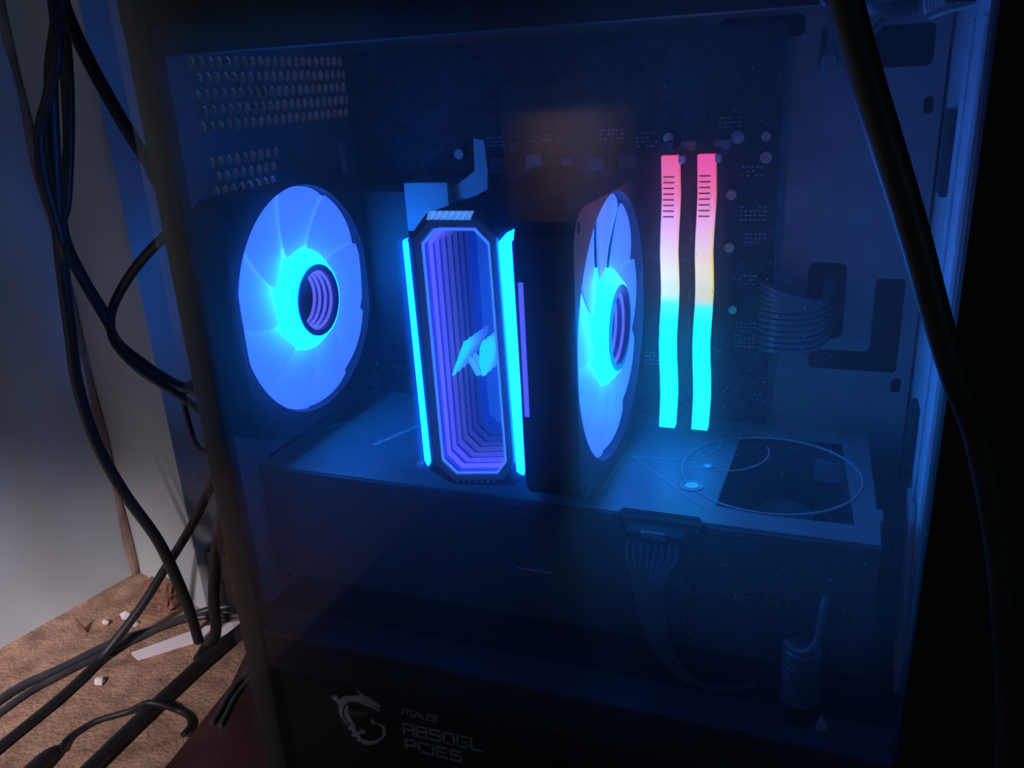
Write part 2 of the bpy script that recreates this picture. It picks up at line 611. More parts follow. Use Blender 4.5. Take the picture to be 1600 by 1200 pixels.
cable('cable', [(-405, -58, 98), (-411, -60, 54), (-430, -60, 15), (-447, -60, -50), (-456, -60, -90), (-464, -60, -141), (-469, -60, -178),
                (-465, -60, -220), (-453, -58, -258), (-437, -52, -300), (-432, -45, -350), (-433, -40, -393)], 3.9,
      'long black cable hanging from the top edge down the wall onto the carpet')
cable('cable', [(-401, -68, 98), (-408, -70, 34), (-420, -70, 11), (-436, -70, -12), (-441, -70, -27), (-443, -70, -45), (-444, -68, -64), (-446, -66, -84),
                (-463, -54, -100), (-477, -48, -145), (-483, -48, -184), (-479, -48, -227), (-467, -46, -266), (-452, -40, -309), (-447, -33, -360), (-449, -25, -396)], 3.2,
      'black cable bowing out left of the long hanging cable near the top')
cable('cable', [(-436, -38, 96), (-430, -40, 57), (-425, -40, 37), (-415, -40, 12), (-401, -40, -17), (-390, -40, -36), (-384, -40, -50), (-365, -40, -69), (-330, -30, -90)], 4.0,
      'black cable slanting from the top left corner behind the case under the round grommet')
cable('cable', [(-438, -30, 97), (-446, -28, 40), (-458, -28, -10), (-470, -34, -60), (-474, -42, -82), (-465, -40, -112), (-452, -40, -140), (-443, -40, -162), (-422, -40, -176), (-383, -40, -183), (-350, -40, -186), (-320, -30, -186)], 3.0,
      'thin black cable leaving the long hanging cable and sagging to the case')
cable('cable', [(-446, -22, 97), (-456, -22, 40), (-470, -22, -20), (-480, -28, -60), (-479, -33, -85), (-468, -35, -112), (-453, -38, -136), (-442, -47, -151), (-423, -50, -167), (-397, -49, -182), (-374, -48, -196), (-345, -46, -203), (-320, -40, -206)], 2.7,
      'lower of the two thin black cables running parallel into the case back')
cable('cable', [(-320, -20, -50), (-368, -30, -67), (-392, -30, -79), (-422, -30, -99), (-448, -30, -123), (-460, -30, -141), (-459, -30, -155),
                (-443, -30, -168), (-416, -30, -183), (-384, -30, -189), (-330, -20, -192)], 3.2,
      'black cable making a wide C-shaped loop out of the case back')
cable('cable', [(-330, -35, -150), (-377, -35, -170), (-395, -35, -180), (-403, -35, -187), (-405, -35, -200), (-402, -35, -224), (-396, -35, -230),
                (-387, -35, -223), (-360, -35, -206), (-330, -35, -196)], 1.9,
      'thinnest black cable in a small loop close to the case back')
cable('cable', [(-330, -40, -180), (-370, -30, -218), (-397, -25, -251), (-436, -20, -303), (-462, -30, -340), (-478, -48, -368), (-494, -75, -394), (-492, -100, -396.5),
                (-490, -125, -396.5), (-490, -166, -396.5), (-488, -230, -396.5)], 3.4,
      'black cable crossing in front of the pillar from upper right to lower left')
cable('cable', [(-340, -50, -205), (-362, -50, -236), (-373, -50, -259), (-388, -48, -295), (-404, -45, -343), (-414, -40, -380), (-424, -42, -394), (-420, -56, -395)], 4.2,
      'thick black cable dropping steeply beside the case to the carpet')
cable('cable', [(-395, 40, -394.5), (-404, 15, -394.5), (-410, -7, -394.5), (-414, -55, -394.5), (-415, -86, -394.5), (-415, -123, -394.5), (-414, -162, -394.5), (-413, -185, -394.5), (-411, -230, -394.5)], 5.0,
      'thickest black cable lying on the carpet towards the bottom edge')
cable('cable', [(-385, 30, -392), (-410, 18, -394), (-448, 2, -394), (-466, -12, -396), (-483, -35, -396.4), (-502, -57, -396.4), (-517, -93, -396.4), (-530, -120, -396.4), (-532, -151, -396.4), (-532, -220, -396.4)], 3.0,
      'grey sheened cable along the wall edge of the carpet', cable_grey)
cable('cable', [(-390, 16, -397), (-425, 2, -397.3), (-455, -8, -397.3), (-476, -24, -397.3), (-489, -50, -397.3), (-503, -78, -397.3), (-514, -105, -397.3), (-520, -129, -397.3), (-522, -200, -397.3)], 2.4,
      'thinner cable lying just inside the grey sheened cable', cable_grey)
pc_ = thing('plug_lead', 'thin black lead curling across the carpet with a thick plug', 'cable', (-446, -155, -400), 'black cables beside the computer')
MB().tube([(-447, -158, -396), (-451, -150, -396.5), (-452, -142, -397.5), (-447, -128, -397.5), (-431, -115, -396), (-422, -112, -391), (-414, -111, -387.5), (-405, -107, -391), (-397, -103, -397), (-388, -105, -397.5), (-380, -112, -397), (-377, -122, -395)], 2.1).build('lead', cable_mat, pc_, smooth=True)
MB().tube([(-446, -200, -394), (-448, -176, -394), (-449, -165, -394.5), (-450, -156, -396)], lambda t: 5.6 - 3.2 * t ** 3, n=12).build('plug', cable_mat, pc_, smooth=True)
cable('cable', [(-361, -112, -389.5), (-363, -102, -389.5), (-368, -85, -389.5), (-370, -60, -389.5), (-360, -20, -389.5)], 1.8,
      'thin grey cable on the edge of the dark board', cable_grey)
cable('cable', [(-354, -112, -390), (-357, -103, -390), (-363, -84, -390), (-363, -59, -390), (-350, -20, -390)], 1.6,
      'thin grey cable on the dark board, right of its twin', cable_grey)
gr = MB().lathe((-421, 116, -2), 'y', [(2, 9), (-3, 9), (-3, 5), (-1, 4.5), (-1, 0)], 20)
tag(gr.build('wall_grommet', mat('grommet_grey', (0.12, 0.12, 0.12), 0.6), None, (-421, 118, -2), smooth=True),
    'small round dark grommet on the wall beside the case top', 'grommet')

# ------------------------------------------------------------------ computer case
cs = thing('computer_case', 'black computer case with glass side standing on the dark board', 'computer case', (-110, -70, -392))
box((-275, -160, -384), (100, 40, -379)).build('bottom_panel', black_steel, cs)
for fx in (-250, 70):
    for fy in (-140, 15):
        MB().lathe((fx, fy, -392), 'z', [(0, 11), (1, 12), (8, 12)], 20).build('foot', black_plastic, cs, smooth=True)
box((-275, -160, 27), (45, 40, 66)).build('top_panel', black_steel, cs)
box((-275, -159, 16), (45, -146, 27)).build('top_rail', black_steel, cs)
box((-275, 36, -379), (45, 39, 27)).build('far_side_panel', black_steel, cs)
# tray
holes = [rrect(-11, -139, 8, -98, 4), rrect(34.2, -167, 39, -159, 2), rrect(35.0, -26, 39.3, -18, 2),
         [(22, -107), (23.5, -105.5), (34.5, -105.5), (36, -107), (36, -154), (34.5, -156), (-6, -156), (-8, -154), (-8, -147), (-6, -145), (20, -145), (22, -143)],
         rrect(10, -4.5, 37, 14, 3), rrect(-60, 12, -20, 22, 3)]
plate([(-272, -284), (43, -284), (43, 27), (-272, 27)], holes, 'y', 8, 9.5).build('motherboard_tray', inner_steel, cs)
# front inner wall: panel with folded ridges
box((44.5, -158, -379), (46, 36, 27)).build('front_wall', front_steel, cs)
for ya, yb, nm in ((-62, -57, 'ridge'), (-94, -86, 'ridge'), (-125, -119, 'ridge')):
    box((43.0, ya, -262), (44.6, yb, 12), 0.6).build(nm, front_steel, cs)
box((37.5, -159, -379), (44.5, -150, 27), 0.8).build('front_post', black_steel, cs)
for zz in (-30, -165):
    box((41.5, -40, zz - 28), (44.4, -24, zz + 8), 0.5).build('fan_tab', black_steel, cs)
# rear panel with hexagon vents, slot and fan opening
hx = []
for k in range(5):
    zc = 14.2 - 7.0 * k
    yc = -124.5 + (0 if k % 2 == 0 else 3.1)
    while yc < 6:
        hx.append(circle(yc, zc, 3.0, 8, 0.86, math.pi / 8))
        yc += 6.25
for k in range(3):
    zc = -29.5 - 6.8 * k
    yc = -122.5 + (0 if k % 2 == 0 else 3.1)
    while yc < -70:
        if not (yc > -74 and k == 2):
            hx.append(circle(yc, zc, 2.8, 8, 0.86, math.pi / 8))
        yc += 6.25
for i in range(-9, 10):
    for j in range(-10, 11):
        a_, b_ = (i + .5 * (j % 2)) * 6.4, j * 5.6
        if a_ * a_ + b_ * b_ < 52 ** 2:
            hx.append(circle(-85 + a_, -104 + b_, 2.3, 6, 1.0, math.pi / 6))
plate([(-158, -379), (40, -379), (40, 27), (-158, 27)], hx, 'x', -275, -273.5).build('rear_panel', inner_steel, cs)
box((-275, -160, -379), (-262, -153, 27), 0.8).build('rear_post', black_steel, cs)
for k in range(4):
    box((-273.4, -118, -196 - 20.3 * k), (-272.4, -8, -182 - 20.3 * k)).build('slot_cover', black_steel, cs)
# front plastic body of the case and its outer face
box((46, -166, -392), (118, 40, 66), 2).build('front_panel', front_plastic, cs)
box((38, -165.5, -392), (46.5, -159, 66)).build('front_trim', front_plastic, cs)
# power supply shroud: rim and lower rail
box((-273, -158, -264), (44, -138, -262)).build('shroud_rim', rim_steel, cs)
box((-273, -158, -285), (44, -155.5, -264)).build('shroud_lip', black_steel, cs)
box((-273, -138, -264), (44, 8, -262.6)).build('shroud_top', black_steel, cs)
box((-273, -158, -379), (44, -155.5, -368)).build('lower_rail', black_steel, cs)
gp = MB().box((-275, -165, -390), (37.5, -161, 66))
go = gp.build('side_glass', glass_inner, cs)
go.data.materials.append(glass_outer)
for p in go.data.polygons:
    if p.normal.y < -0.9:
        p.material_index = 1
go['label'] = 'dusty tinted glass side pane'
# specks of dust on the glass
sm = MB()
rnd = random.Random(3)
for k in range(420):
    if k < 250:
        x, z = rnd.gauss(-18, 22), rnd.gauss(-95, 45)
    else:
        x, z = rnd.uniform(-60, 34), rnd.uniform(-240, 0)
    if not (-258 < x < 34 and -280 < z < 20):
        continue
    r = rnd.choice((0.13, 0.14, 0.17, 0.25))
    sm.lathe((x, -160.9, z), 'y', [(0, r), (0.15, r * 0.7)], 6)
dm = mat('dust', (0.75, 0.75, 0.75), 0.9, transl=0.6)
ds = sm.build('dust_specks', dm, cs)
ds['kind'] = 'stuff'

# ------------------------------------------------------------------ motherboard
mo = thing('motherboard', 'black motherboard standing upright behind the cooler and memory', 'motherboard', (-150, 4, -260))
plate([(-271, -276), (-28, -276), (-28, 18), (-271, 18)], [circle(-34, 10, 1.6, 10), circle(-34, -150, 1.6, 10)], 'y', 0, 1.6).build('circuit_board', pcb_mat, mo)
CAPS = [(-82, -32.5, 3.4), (-48, -33, 3.9), (-34, -43, 3.7), (-50, -61, 3.3), (-50, -88, 3.3), (-47, -121, 2.9), (-199, -38, 3.6), (-34.5, -33, 3.0)]
for x, z, r in CAPS:
    cp = MB().lathe((x, 0, z), 'y', [(0, r), (-7, r), (-8, r * .8), (-8, 0)], 20).build('capacitor', chip_mat, mo, smooth=True)
    o = MB().lathe((x, 0, z), 'y', [(-8.02, r * .82), (-8.4, r * .7), (-8.4, 0)], 20)
    me = o.build('capacitor_top', silver, mo, smooth=True)
    me.parent = cp
for x in (-80, -72, -64, -56):
    box((x - 3, -9, -176), (x + 3, 0, -38), 0.4).build('memory_slot', black_plastic, mo)
    lt = box((x - 2.2, -17, -38), (x + 5.2 if x in (-72, -56) else x + 2.2, -6, -33.5), 0.6)
    lt.build('slot_latch', pale_metal if x in (-72, -56) else black_plastic, mo)
for x0, x1, z0, z1, dep in ((-181, -173, -49, -40, 8), (-160, -150, -49, -39, 8), (-169, -163, -38, -32, 6), (-140, -132, -48, -41, 7), (-124, -116, -48, -41, 7), (-108, -100, -47, -40, 7)):
    box((x0, -dep, z0), (x1, 0, z1), 0.7).build('choke', choke_mat, mo)
hs = box((-226, -26, -78), (-199, 0, -51), 0.6).build('voltage_heatsink', pale_metal, mo)
box((-262, -20, -150), (-228, 0, -56), 1).build('port_cover', black_plastic, mo)
box((-264.5, -27, -46), (-263, -22, -28), 0.3).build('gap_light_sliver', silver, mo)  # silver sliver drawn for light coming through a gap by the ports
# pale folded bracket rising behind the cooler
MB().prism([(-184, -29), (-178, -30), (-177, -46), (-178, -60), (-203, -61), (-204, -56.5), (-196, -53), (-190, -49.5), (-184.5, -46)], 'y', -21, -19).build('pale_bracket', pale_metal, mo)
for x, z, w, h in ((-41, -36, 6, 7), (-62, -100, 5, 4), (-92, -20, 10, 5), (-40, -145, 9, 9), (-70, -20, 6, 6), (-65, -33, 6, 6)):
    box((x, -1.4, z - h), (x + w, 0, z), 0.2).build('chip', chip_mat, mo)
sd = MB()
for x0, z0, nx, nz in ((-46, -48, 5, 3), (-46, -68, 6, 4), (-43, -82, 5, 3), (-100, -30, 5, 4), (-120, -28, 6, 3), (-45, -104, 4, 3), (-46, -130, 6, 7), (-58, -24, 5, 3), (-160, -30, 6, 2), (-185, -30, 5, 3), (-100, -150, 6, 4)):
    for i in range(nx):
        for j in range(nz):
            if rnd.random() < .75:
                x, z = x0 + i * 2.3, z0 - j * 2.2
                sd.box((x, -0.7, z - .5), (x + (1.1 if (i + j) % 3 else 1.7), 0, z + .3))
so = sd.build('surface_components', pale_metal, mo)
so['kind'] = 'stuff'
box((-27.9 - 6.5, -11, -139), (-28.5, 0, -100), 0.5).build('power_socket', black_plastic, mo)
box((-268, -10, -172), (-100, 0, -168), 0.5).build('card_slot', black_plastic, mo)

# 24 sleeved wires bending from the board's power socket into the tray opening
mc = thing('motherboard_power_cable', 'bundle of dark ribbed wires arching off the motherboard right edge', 'cable', (-20, -6, -140))
box((-34.2, -17, -138.5), (-28.8, -11.2, -100.5), 0.5).build('connector', black_plastic, mc)
for k in range(12):
    z = -102 - 3.05 * k
    tl = max(0, 4 - k) * 1.3
    for rowi in range(2):
        xo = rowi * 1.8
        MB().tube([(-31 - xo * .6, -17, z), (-30.5 - xo * .4, -22 - xo, z - .2), (-25, -27 - xo, z - tl * .5), (-16, -28 - xo, z - tl), (-7 + xo * .3, -24 - xo * .5, z - tl * 1.6), (-3 + xo, -12, z - tl * 1.9), (-1 + xo, 5, z * .96 - 8), (2 + xo, 24, z * .9 - 12)],
                  1.35, n=8, sub=4).build('wire', wire_mat, mc, smooth=True)

# ------------------------------------------------------------------ memory sticks
RAM_TOP = [(0.0, (0.01, 1.6, 5.0)), (0.42, (0.00, 2.6, 5.0)), (0.49, (0.08, 1.0, 0.85)), (0.52, (0.70, 0.85, 0.15)), (0.60, (1.0, 0.86, 0.30)), (0.70, (1.0, 0.55, 0.45)),
           (0.79, (1.0, 0.36, 0.38)), (0.86, (1.0, 0.16, 0.10)), (0.94, (1.0, 0.11, 0.10)), (1.0, (1.0, 0.07, 0.12))]
ram_mat = ramp_emit('memory_light', 2, -136, -1, RAM_TOP, 1.0)
RAM_T2 = [(0.0, (0.01, 1.6, 5.0)), (0.42, (0.00, 2.6, 5.0)), (0.475, (0.05, 1.0, 0.9)), (0.50, (0.75, 0.75, 0.0)), (0.62, (1.0, 0.80, 0.0)), (0.72, (1.0, 0.56, 0.30)),
          (0.80, (1.0, 0.34, 0.36)), (0.87, (1.0, 0.14, 0.12)), (0.94, (1.0, 0.08, 0.12)), (1.0, (1.0, 0.05, 0.15))]
ram_mat2 = ramp_emit('memory_light_yellow', 2, -136, -1, RAM_T2, 1.0)
ms = thing('memory_stick', 'glowing memory stick next to the cooler fan, left of two', 'memory stick', (-72.5, -9, -36), 'glowing memory sticks')
box((-74.6, -50, -171), (-70.4, -9, -37), 0.4).build('heat_spreader', black_plastic, ms)
wob = [0, .5, .9, .5, -.2, -.6, -.2, .4, .7, .2, -.4, -.2, .3, .6, .2, -.2]
L_, R_ = [], []
for i, w_ in enumerate(wob):
    z = -171.5 + i * (134.5 / 15)
    L_.append((-76.4 + 0.6 * w_, z))
    R_.append((-68.6 + 0.8 * w_, z))
lb_ = MB().prism(R_ + L_[::-1], 'y', -55, -49.5).build('light_bar', ram_mat, ms)
for i in range(8):
    z = -46.5 - 2.6 * i
    box((-75.4, -55.35, z), (-70.4, -54.9, z + .55)).build('vent_slit', mat('slit_red', (0.25, 0.03, 0.03), 0.6) if i == 0 else MATS['slit_red'], lb_)
for ch in list(lb_.children):
    ch.name = 'vent_slit'
# slit meshes were written in millimetres from the stick; keep them in its frame
for ob in [o for o in COL.objects if o.parent == lb_]:
    ob.location = -Vector(ms['mm']) / 1000
box((-69.5, -54.5, -40.5), (-66.2, -50, -37), 0.4).build('end_cap', pale_metal, ms)
m2 = copy_thing(ms, (16.4, 0, 0.3), 'glowing memory stick with yellow middle, right of two')
for ch in m2.children:
    if ch.name.startswith('light_bar'):
        ch.data = ch.data.copy()
        ch.data.materials[0] = ram_mat2


# ------------------------------------------------------------------ fans (axis along x, facing +x)
def blade_mesh(r0, r1, twist, half, sweep):
    mb = MB()
    nr, na = 6, 8
    vs = []
    for side in (0, 1):
        for i in range(nr + 1):
            t = i / nr
            r = r0 + (r1 - r0) * t
            hw = half * (1.0 - 0.10 * t)
            for j in range(na + 1):
                s = j / na * 2 - 1
                ang = s * hw + sweep * t
                dx = -s * math.tan(twist) * r0 * 0.62 * (1 - 0.25 * t) - 1.6 * s * s
                vs.append((dx - side * 1.1, r * math.sin(ang), r * math.cos(ang)))
    K = (nr + 1) * (na + 1)
    fs = []
    for i in range(nr):
        for j in range(na):
            a = i * (na + 1) + j
            fs += [(a, a + 1, a + na + 2, a + na + 1), (K + a, K + a + na + 1, K + a + na + 2, K + a + 1)]
    for i in range(nr):
        for j in (0, na):
            a = i * (na + 1) + j
            fs.append((a, a + na + 1, K + a + na + 1, K + a))
    for j in range(na):
        for i in (0, nr):
            a = i * (na + 1) + j
            fs.append((a, a + 1, K + a + 1, K + a))
    return mb.add(vs, fs)


def make_fan(name, label, at, half, hub_out, r_in, frame_m, rb, depth, nbl=9):
    t = thing(name, label, 'fan', at)
    x, y, z = at
    op = [(a, b) for a, b in circle(y, z, rb + .8, 64)]
    op = [(max(y - half, min(y + half, a)), b) for a, b in op]
    scr = [circle(y + sy * (rb - 5), z + sz * (rb - 5), 2.2, 12) for sy in (-1, 1) for sz in (-1, 1)]
    h_ = rb + 1.6
    plate(rrect(y - h_, z - h_, y + h_, z + h_, 14), [op] + scr, 'x', x - depth, x).build('frame', frame_m, t)
    bm_ = blade_mesh(25, rb, math.radians(8), math.radians(360 / nbl / 2 + 5.5), math.radians(14))
    first = None
    for k in range(nbl):
        if first is None:
            b = bm_.build('blade', blade_mat, None, local=True, smooth=True)
            del b['mm']
            first = b
        else:
            b = first.copy()
            COL.objects.link(b)
        b.parent = t
        b.location = (-0.004, 0, 0)
        b.rotation_euler = (2 * math.pi * k / nbl, 0, 0)
    MB().lathe(at, 'x', [(-depth + 2, 26), (-6, 27), (-3, 26.5), (hub_out, r_in + 1), (hub_out, r_in), (hub_out - 15, r_in), (hub_out - 15, 0)], 48).build('hub', hub_mat, t, smooth=True)
    cap = MB().lathe(at, 'x', [(hub_out - 14.5, r_in), (hub_out - 14.5, 0)], 48)
    cap.ring(at, 'x', r_in - 3.2, r_in - .1, hub_out - 14.5, hub_out + .6, 48).build('hub_cap', cap_blue, t, smooth=True)
    for k, dd in enumerate((1.6, 5.2, 8.8, 12.2)):
        MB().ring(at, 'x', r_in - 4.6, r_in - 3.2, hub_out - dd - 1.1, hub_out - dd, 40).build('reflected_ring', ring_lav, t, smooth=True)  # glowing rings stand for reflections in the hub cap
    for sy in (-1, 1):
        for sz in (-1, 1):
            MB().lathe((x, y + sy * (rb - 5), z + sz * (rb - 5)), 'x', [(-2, 2.1), (-.4, 2.1), (-.4, 0)], 12).build('screw', black_plastic, t)
    for k in range(3):
        aa = 2 * math.pi * k / 3 + .4
        c0 = (x - depth + 1.5, y + 20 * math.cos(aa), z + 20 * math.sin(aa))
        c1 = (x - depth + 1.5, y + rb * math.cos(aa), z + rb * math.sin(aa))
        MB().tube([c0, c1], 1.4, n=6, smooth=False).build('strut', black_plastic, t)
    return t


make_fan('case_fan', 'glowing blue case fan on the rear panel at the left', (-255, -85, -104), 57.0, 4, 19, black_plastic, 58.5, 18)
make_fan('cooler_fan', 'glowing blue fan on the right side of the processor cooler', (-90, -90, -109), 60, 2, 20, black_plastic, 60, 24)

# ------------------------------------------------------------------ processor cooler
cc = thing('processor_cooler', 'tall black processor cooler with an octagonal infinity mirror built as a lit tunnel', 'cooler', (-138, -80, -170))
OUT = [(-157, -58), (-149.5, -50.5), (-128.5, -50.5), (-121.5, -57.5), (-119.5, -153), (-125, -161.5), (-148, -164.5), (-157, -157.5)]
INN = [(-154, -59), (-148, -53.2), (-130, -53.2), (-124.3, -58.8), (-122.6, -153.5), (-127, -159.4), (-147, -162), (-153.6, -156)]
plate(OUT, [INN], 'y', -150, -147.5).build('front_bezel', mat('bezel_grey', (0.26, 0.25, 0.26), 0.3), cc)
# tapered cap, top and bottom
BODY = [(-164, -62), (-152, -48.5), (-127, -48.5), (-115, -60), (-114.6, -158), (-121, -165), (-150, -168), (-164, -161)]
plate(BODY, [INN], 'y', -147.5, -95).build('cooler_shell', black_plastic, cc)
MB().prism(OUT, 'y', -94.9, -93).build('tunnel_back', mat('tunnel_glow', (0.05, 0.12, 0.4), 0.25, emit=(0.01, 0.08, 0.6), power=0.7), cc)  # back plate glows in place of the endless mirror reflections
MB().add([(-164, -93, -61.5), (-115, -93, -59.5), (-117, -20, -54), (-160, -20, -54), (-152, -93, -48.2), (-127, -93, -48.2), (-130, -20, -44), (-150, -20, -44)],
         [(0, 1, 2, 3), (4, 7, 6, 5), (0, 4, 5, 1), (1, 5, 6, 2), (2, 6, 7, 3), (3, 7, 4, 0)]).build('top_cover', black_plastic, cc)
fn = MB()
for k in range(44):
    z = -164 + 2.45 * k
    fn.box((-163, -92.5, z), (-121, -26, z + .5))
fo = fn.build('fin_stack', fin_mat, cc)
fo['kind'] = 'stuff'
for px in (-152, -146, -138, -130):
    MB().tube([(px, -60, -58), (px, -60, -166)], 3, smooth=False, n=10).build('heat_pipe', fin_mat, cc, smooth=True)
box((-158, -26, -150), (-122, -4, -70), 1).build('cold_plate', fin_mat, cc)
# one lit octagon band, its deeper mirror reflections built as dimmer glowing bands
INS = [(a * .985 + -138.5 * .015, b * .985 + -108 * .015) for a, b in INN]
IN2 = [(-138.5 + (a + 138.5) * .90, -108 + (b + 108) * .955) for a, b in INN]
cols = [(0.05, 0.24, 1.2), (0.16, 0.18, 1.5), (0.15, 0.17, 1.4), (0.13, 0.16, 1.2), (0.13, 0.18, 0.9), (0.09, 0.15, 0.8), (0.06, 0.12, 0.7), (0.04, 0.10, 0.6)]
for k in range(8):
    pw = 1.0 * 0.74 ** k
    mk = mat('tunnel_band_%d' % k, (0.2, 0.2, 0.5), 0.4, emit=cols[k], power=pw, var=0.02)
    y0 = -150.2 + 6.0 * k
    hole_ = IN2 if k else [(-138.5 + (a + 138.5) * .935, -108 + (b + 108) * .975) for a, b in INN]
    plate(INS, [hole_], 'y', y0, y0 + 1.2).build('band_and_reflection', mk, cc)
for i in range(8):  # wall built around the mirror's apparent depth
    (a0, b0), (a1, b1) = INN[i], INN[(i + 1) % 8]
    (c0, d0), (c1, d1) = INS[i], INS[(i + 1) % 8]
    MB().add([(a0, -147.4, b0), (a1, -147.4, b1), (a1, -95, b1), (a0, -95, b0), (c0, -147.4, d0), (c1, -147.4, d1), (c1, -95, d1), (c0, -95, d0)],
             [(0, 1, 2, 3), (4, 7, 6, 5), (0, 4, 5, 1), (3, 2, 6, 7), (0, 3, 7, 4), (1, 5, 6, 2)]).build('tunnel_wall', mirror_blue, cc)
S1 = [(-140.2, -101.3), (-137.8, -100.1), (-138.5, -104.2), (-143.4, -112.0), (-145.5, -116.4), (-147.0, -116.9), (-144.0, -109.8)]
S2 = [(-138.4, -107.9), (-136.9, -108.6), (-133.5, -115.5), (-135.5, -116.2), (-138.9, -109.5)]
S3 = [(-131.7, -100.4), (-129.0, -99.5), (-127.2, -102.0), (-128.3, -106.5), (-131.2, -115.3), (-132.8, -116.2), (-133.9, -110.6), (-133.3, -103.9)]
for k in range(5):  # deeper copies glow as mirror reflections of the front emblem
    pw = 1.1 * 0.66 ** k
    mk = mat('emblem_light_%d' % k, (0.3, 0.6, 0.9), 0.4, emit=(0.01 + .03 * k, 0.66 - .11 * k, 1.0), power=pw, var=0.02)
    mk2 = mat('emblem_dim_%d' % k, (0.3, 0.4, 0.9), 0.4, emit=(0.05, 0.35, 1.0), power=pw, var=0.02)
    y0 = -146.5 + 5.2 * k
    em = MB()
    em.prism(S1, 'y', y0, y0 + 1)
    em.prism(S3, 'y', y0, y0 + 1)
    eo = em.build('emblem', mk, cc)
    if k < 2:
        e2 = MB().prism(S2, 'y', y0, y0 + 1).build('emblem_stroke', mk2, cc)
# side lamps
MB().prism([(-162.9, -59.5), (-162.0, -58.6), (-161, -60), (-160.2, -158), (-161.2, -160), (-162.6, -157)], 'y', -149, -140).build('side_lamp', lamp_cyan, cc)
MB().prism([(-121.2, -59.2), (-117.6, -55.5), (-116.2, -57), (-115.2, -157), (-116, -159), (-119, -157.6)], 'y', -148.6, -140).build('side_lamp', lamp_cyan, cc)
box((-112.6, -152.6, -130), (-110.6, -151.7, -74), 0.3).build('edge_lamp', lamp_violet, cc)
# seven slanted louvres on the cap, seven dots under the bezel
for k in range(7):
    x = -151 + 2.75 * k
    MB().prism([(x, -50.6), (x + 1.7, -50.6), (x + 3.2, -47.4), (x + 1.2, -47.4)], 'y', -149.5, -146.8).build('louvre', louvre_glow, cc)
for k in range(7):
    x = -147.5 + 2.9 * k
    MB().lathe((x, -147.4, -166.0 + .33 * k), 'y', [(0, .55), (-.8, .5), (-.8, 0)], 8).build('dot', pale_metal, cc)

# ------------------------------------------------------------------ graphics card
gc = thing('graphics_card', 'long black graphics card lying flat across the case', 'graphics card', (-120, -70, -250))
notch = [(-271, -128), (-80, -128), (-78.5, -124), (-45, -124), (-43, -128), (27, -128), (27, -108), (28.6, -107), (28.6, -98), (26, -97), (24, -15), (-271, -15)]
flow = [(-41, -110), (-41, -112), (-38, -29), (13, -29), (17, -104), (18, -116), (-24, -116), (-41, -113)]
flow = [(-40, -112), (-37.5, -29), (12, -29), (17.5, -114), (-20, -115)]
plate(notch, [flow], 'z', -183.5, -182).build('backplate', plate_mat, gc)
box((-271, -130, -186), (-82, -127, -182.6), 0.3).build('edge_rail', shroud_dark, gc)
box((-41, -130, -186), (27, -128, -183), 0.3).build('edge_rail', shroud_dark, gc)
plate([(-271, -129), (27, -129), (24, -16), (-271, -16)], [circle(-12, -72, 40, 48)], 'z', -246, -187).build('cooler_shroud', shroud_dark, gc)
box((-80, -128.6, -192), (-43, -123, -183.6), 0.6).build('socket_recess', front_plastic, gc)
box((-79, -131, -190), (-44, -128, -185.5), 0.5).build('socket_bracket', front_plastic, gc)
# fan seen through the flow-through opening
gf = MB().lathe((-12, -72, -225), 'z', [(0, 15), (20, 15), (22, 13), (22, 0)], 28).build('fan_hub', shroud_dark, gc, smooth=True)
for k in range(9):
    a0 = 2 * math.pi * k / 9
    vs = []
    for r_, w_ in ((14, .30), (26, .28), (38, .26)):
        for s_, dz in ((-1, 0), (1, 8)):
            aa = a0 + s_ * w_ + (r_ - 14) * .008
            for th in (0, 1.2):
                vs.append((-12 + r_ * math.cos(aa), -72 + r_ * math.sin(aa), -222 + dz + th))
    fs = []
    for i in range(2):
        b0 = i * 4
        fs += [(b0, b0 + 2, b0 + 6, b0 + 4), (b0 + 1, b0 + 5, b0 + 7, b0 + 3), (b0, b0 + 4, b0 + 5, b0 + 1), (b0 + 2, b0 + 3, b0 + 7, b0 + 6)]
    fs += [(0, 1, 3, 2), (8, 10, 11, 9)]
    MB().add(vs, fs).build('fan_blade', shroud_dark, gc)
box((0, -40, -200), (12, -33, -190)).build('heat_pipe_end', fin_mat, gc)


def arc(cx, cy, rx, ry, a0, a1, n=28):
    return [(cx + rx * math.cos(math.radians(a0 + (a1 - a0) * i / n)), cy + ry * math.sin(math.radians(a0 + (a1 - a0) * i / n))) for i in range(n + 1)]


def etched(pts, w=0.55, z0=-182.0, z1=-181.7):
    mb = MB()
    for (ax, ay), (bx, by) in zip(pts, pts[1:]):
        d_ = Vector((bx - ax, by - ay)).normalized()
        n_ = Vector((-d_.y, d_.x)) * w / 2
        mb.prism([(ax + n_.x, ay + n_.y), (ax - n_.x, ay - n_.y), (bx - n_.x, by - n_.y), (bx + n_.x, by + n_.y)], 'z', z0, z1)
    return mb


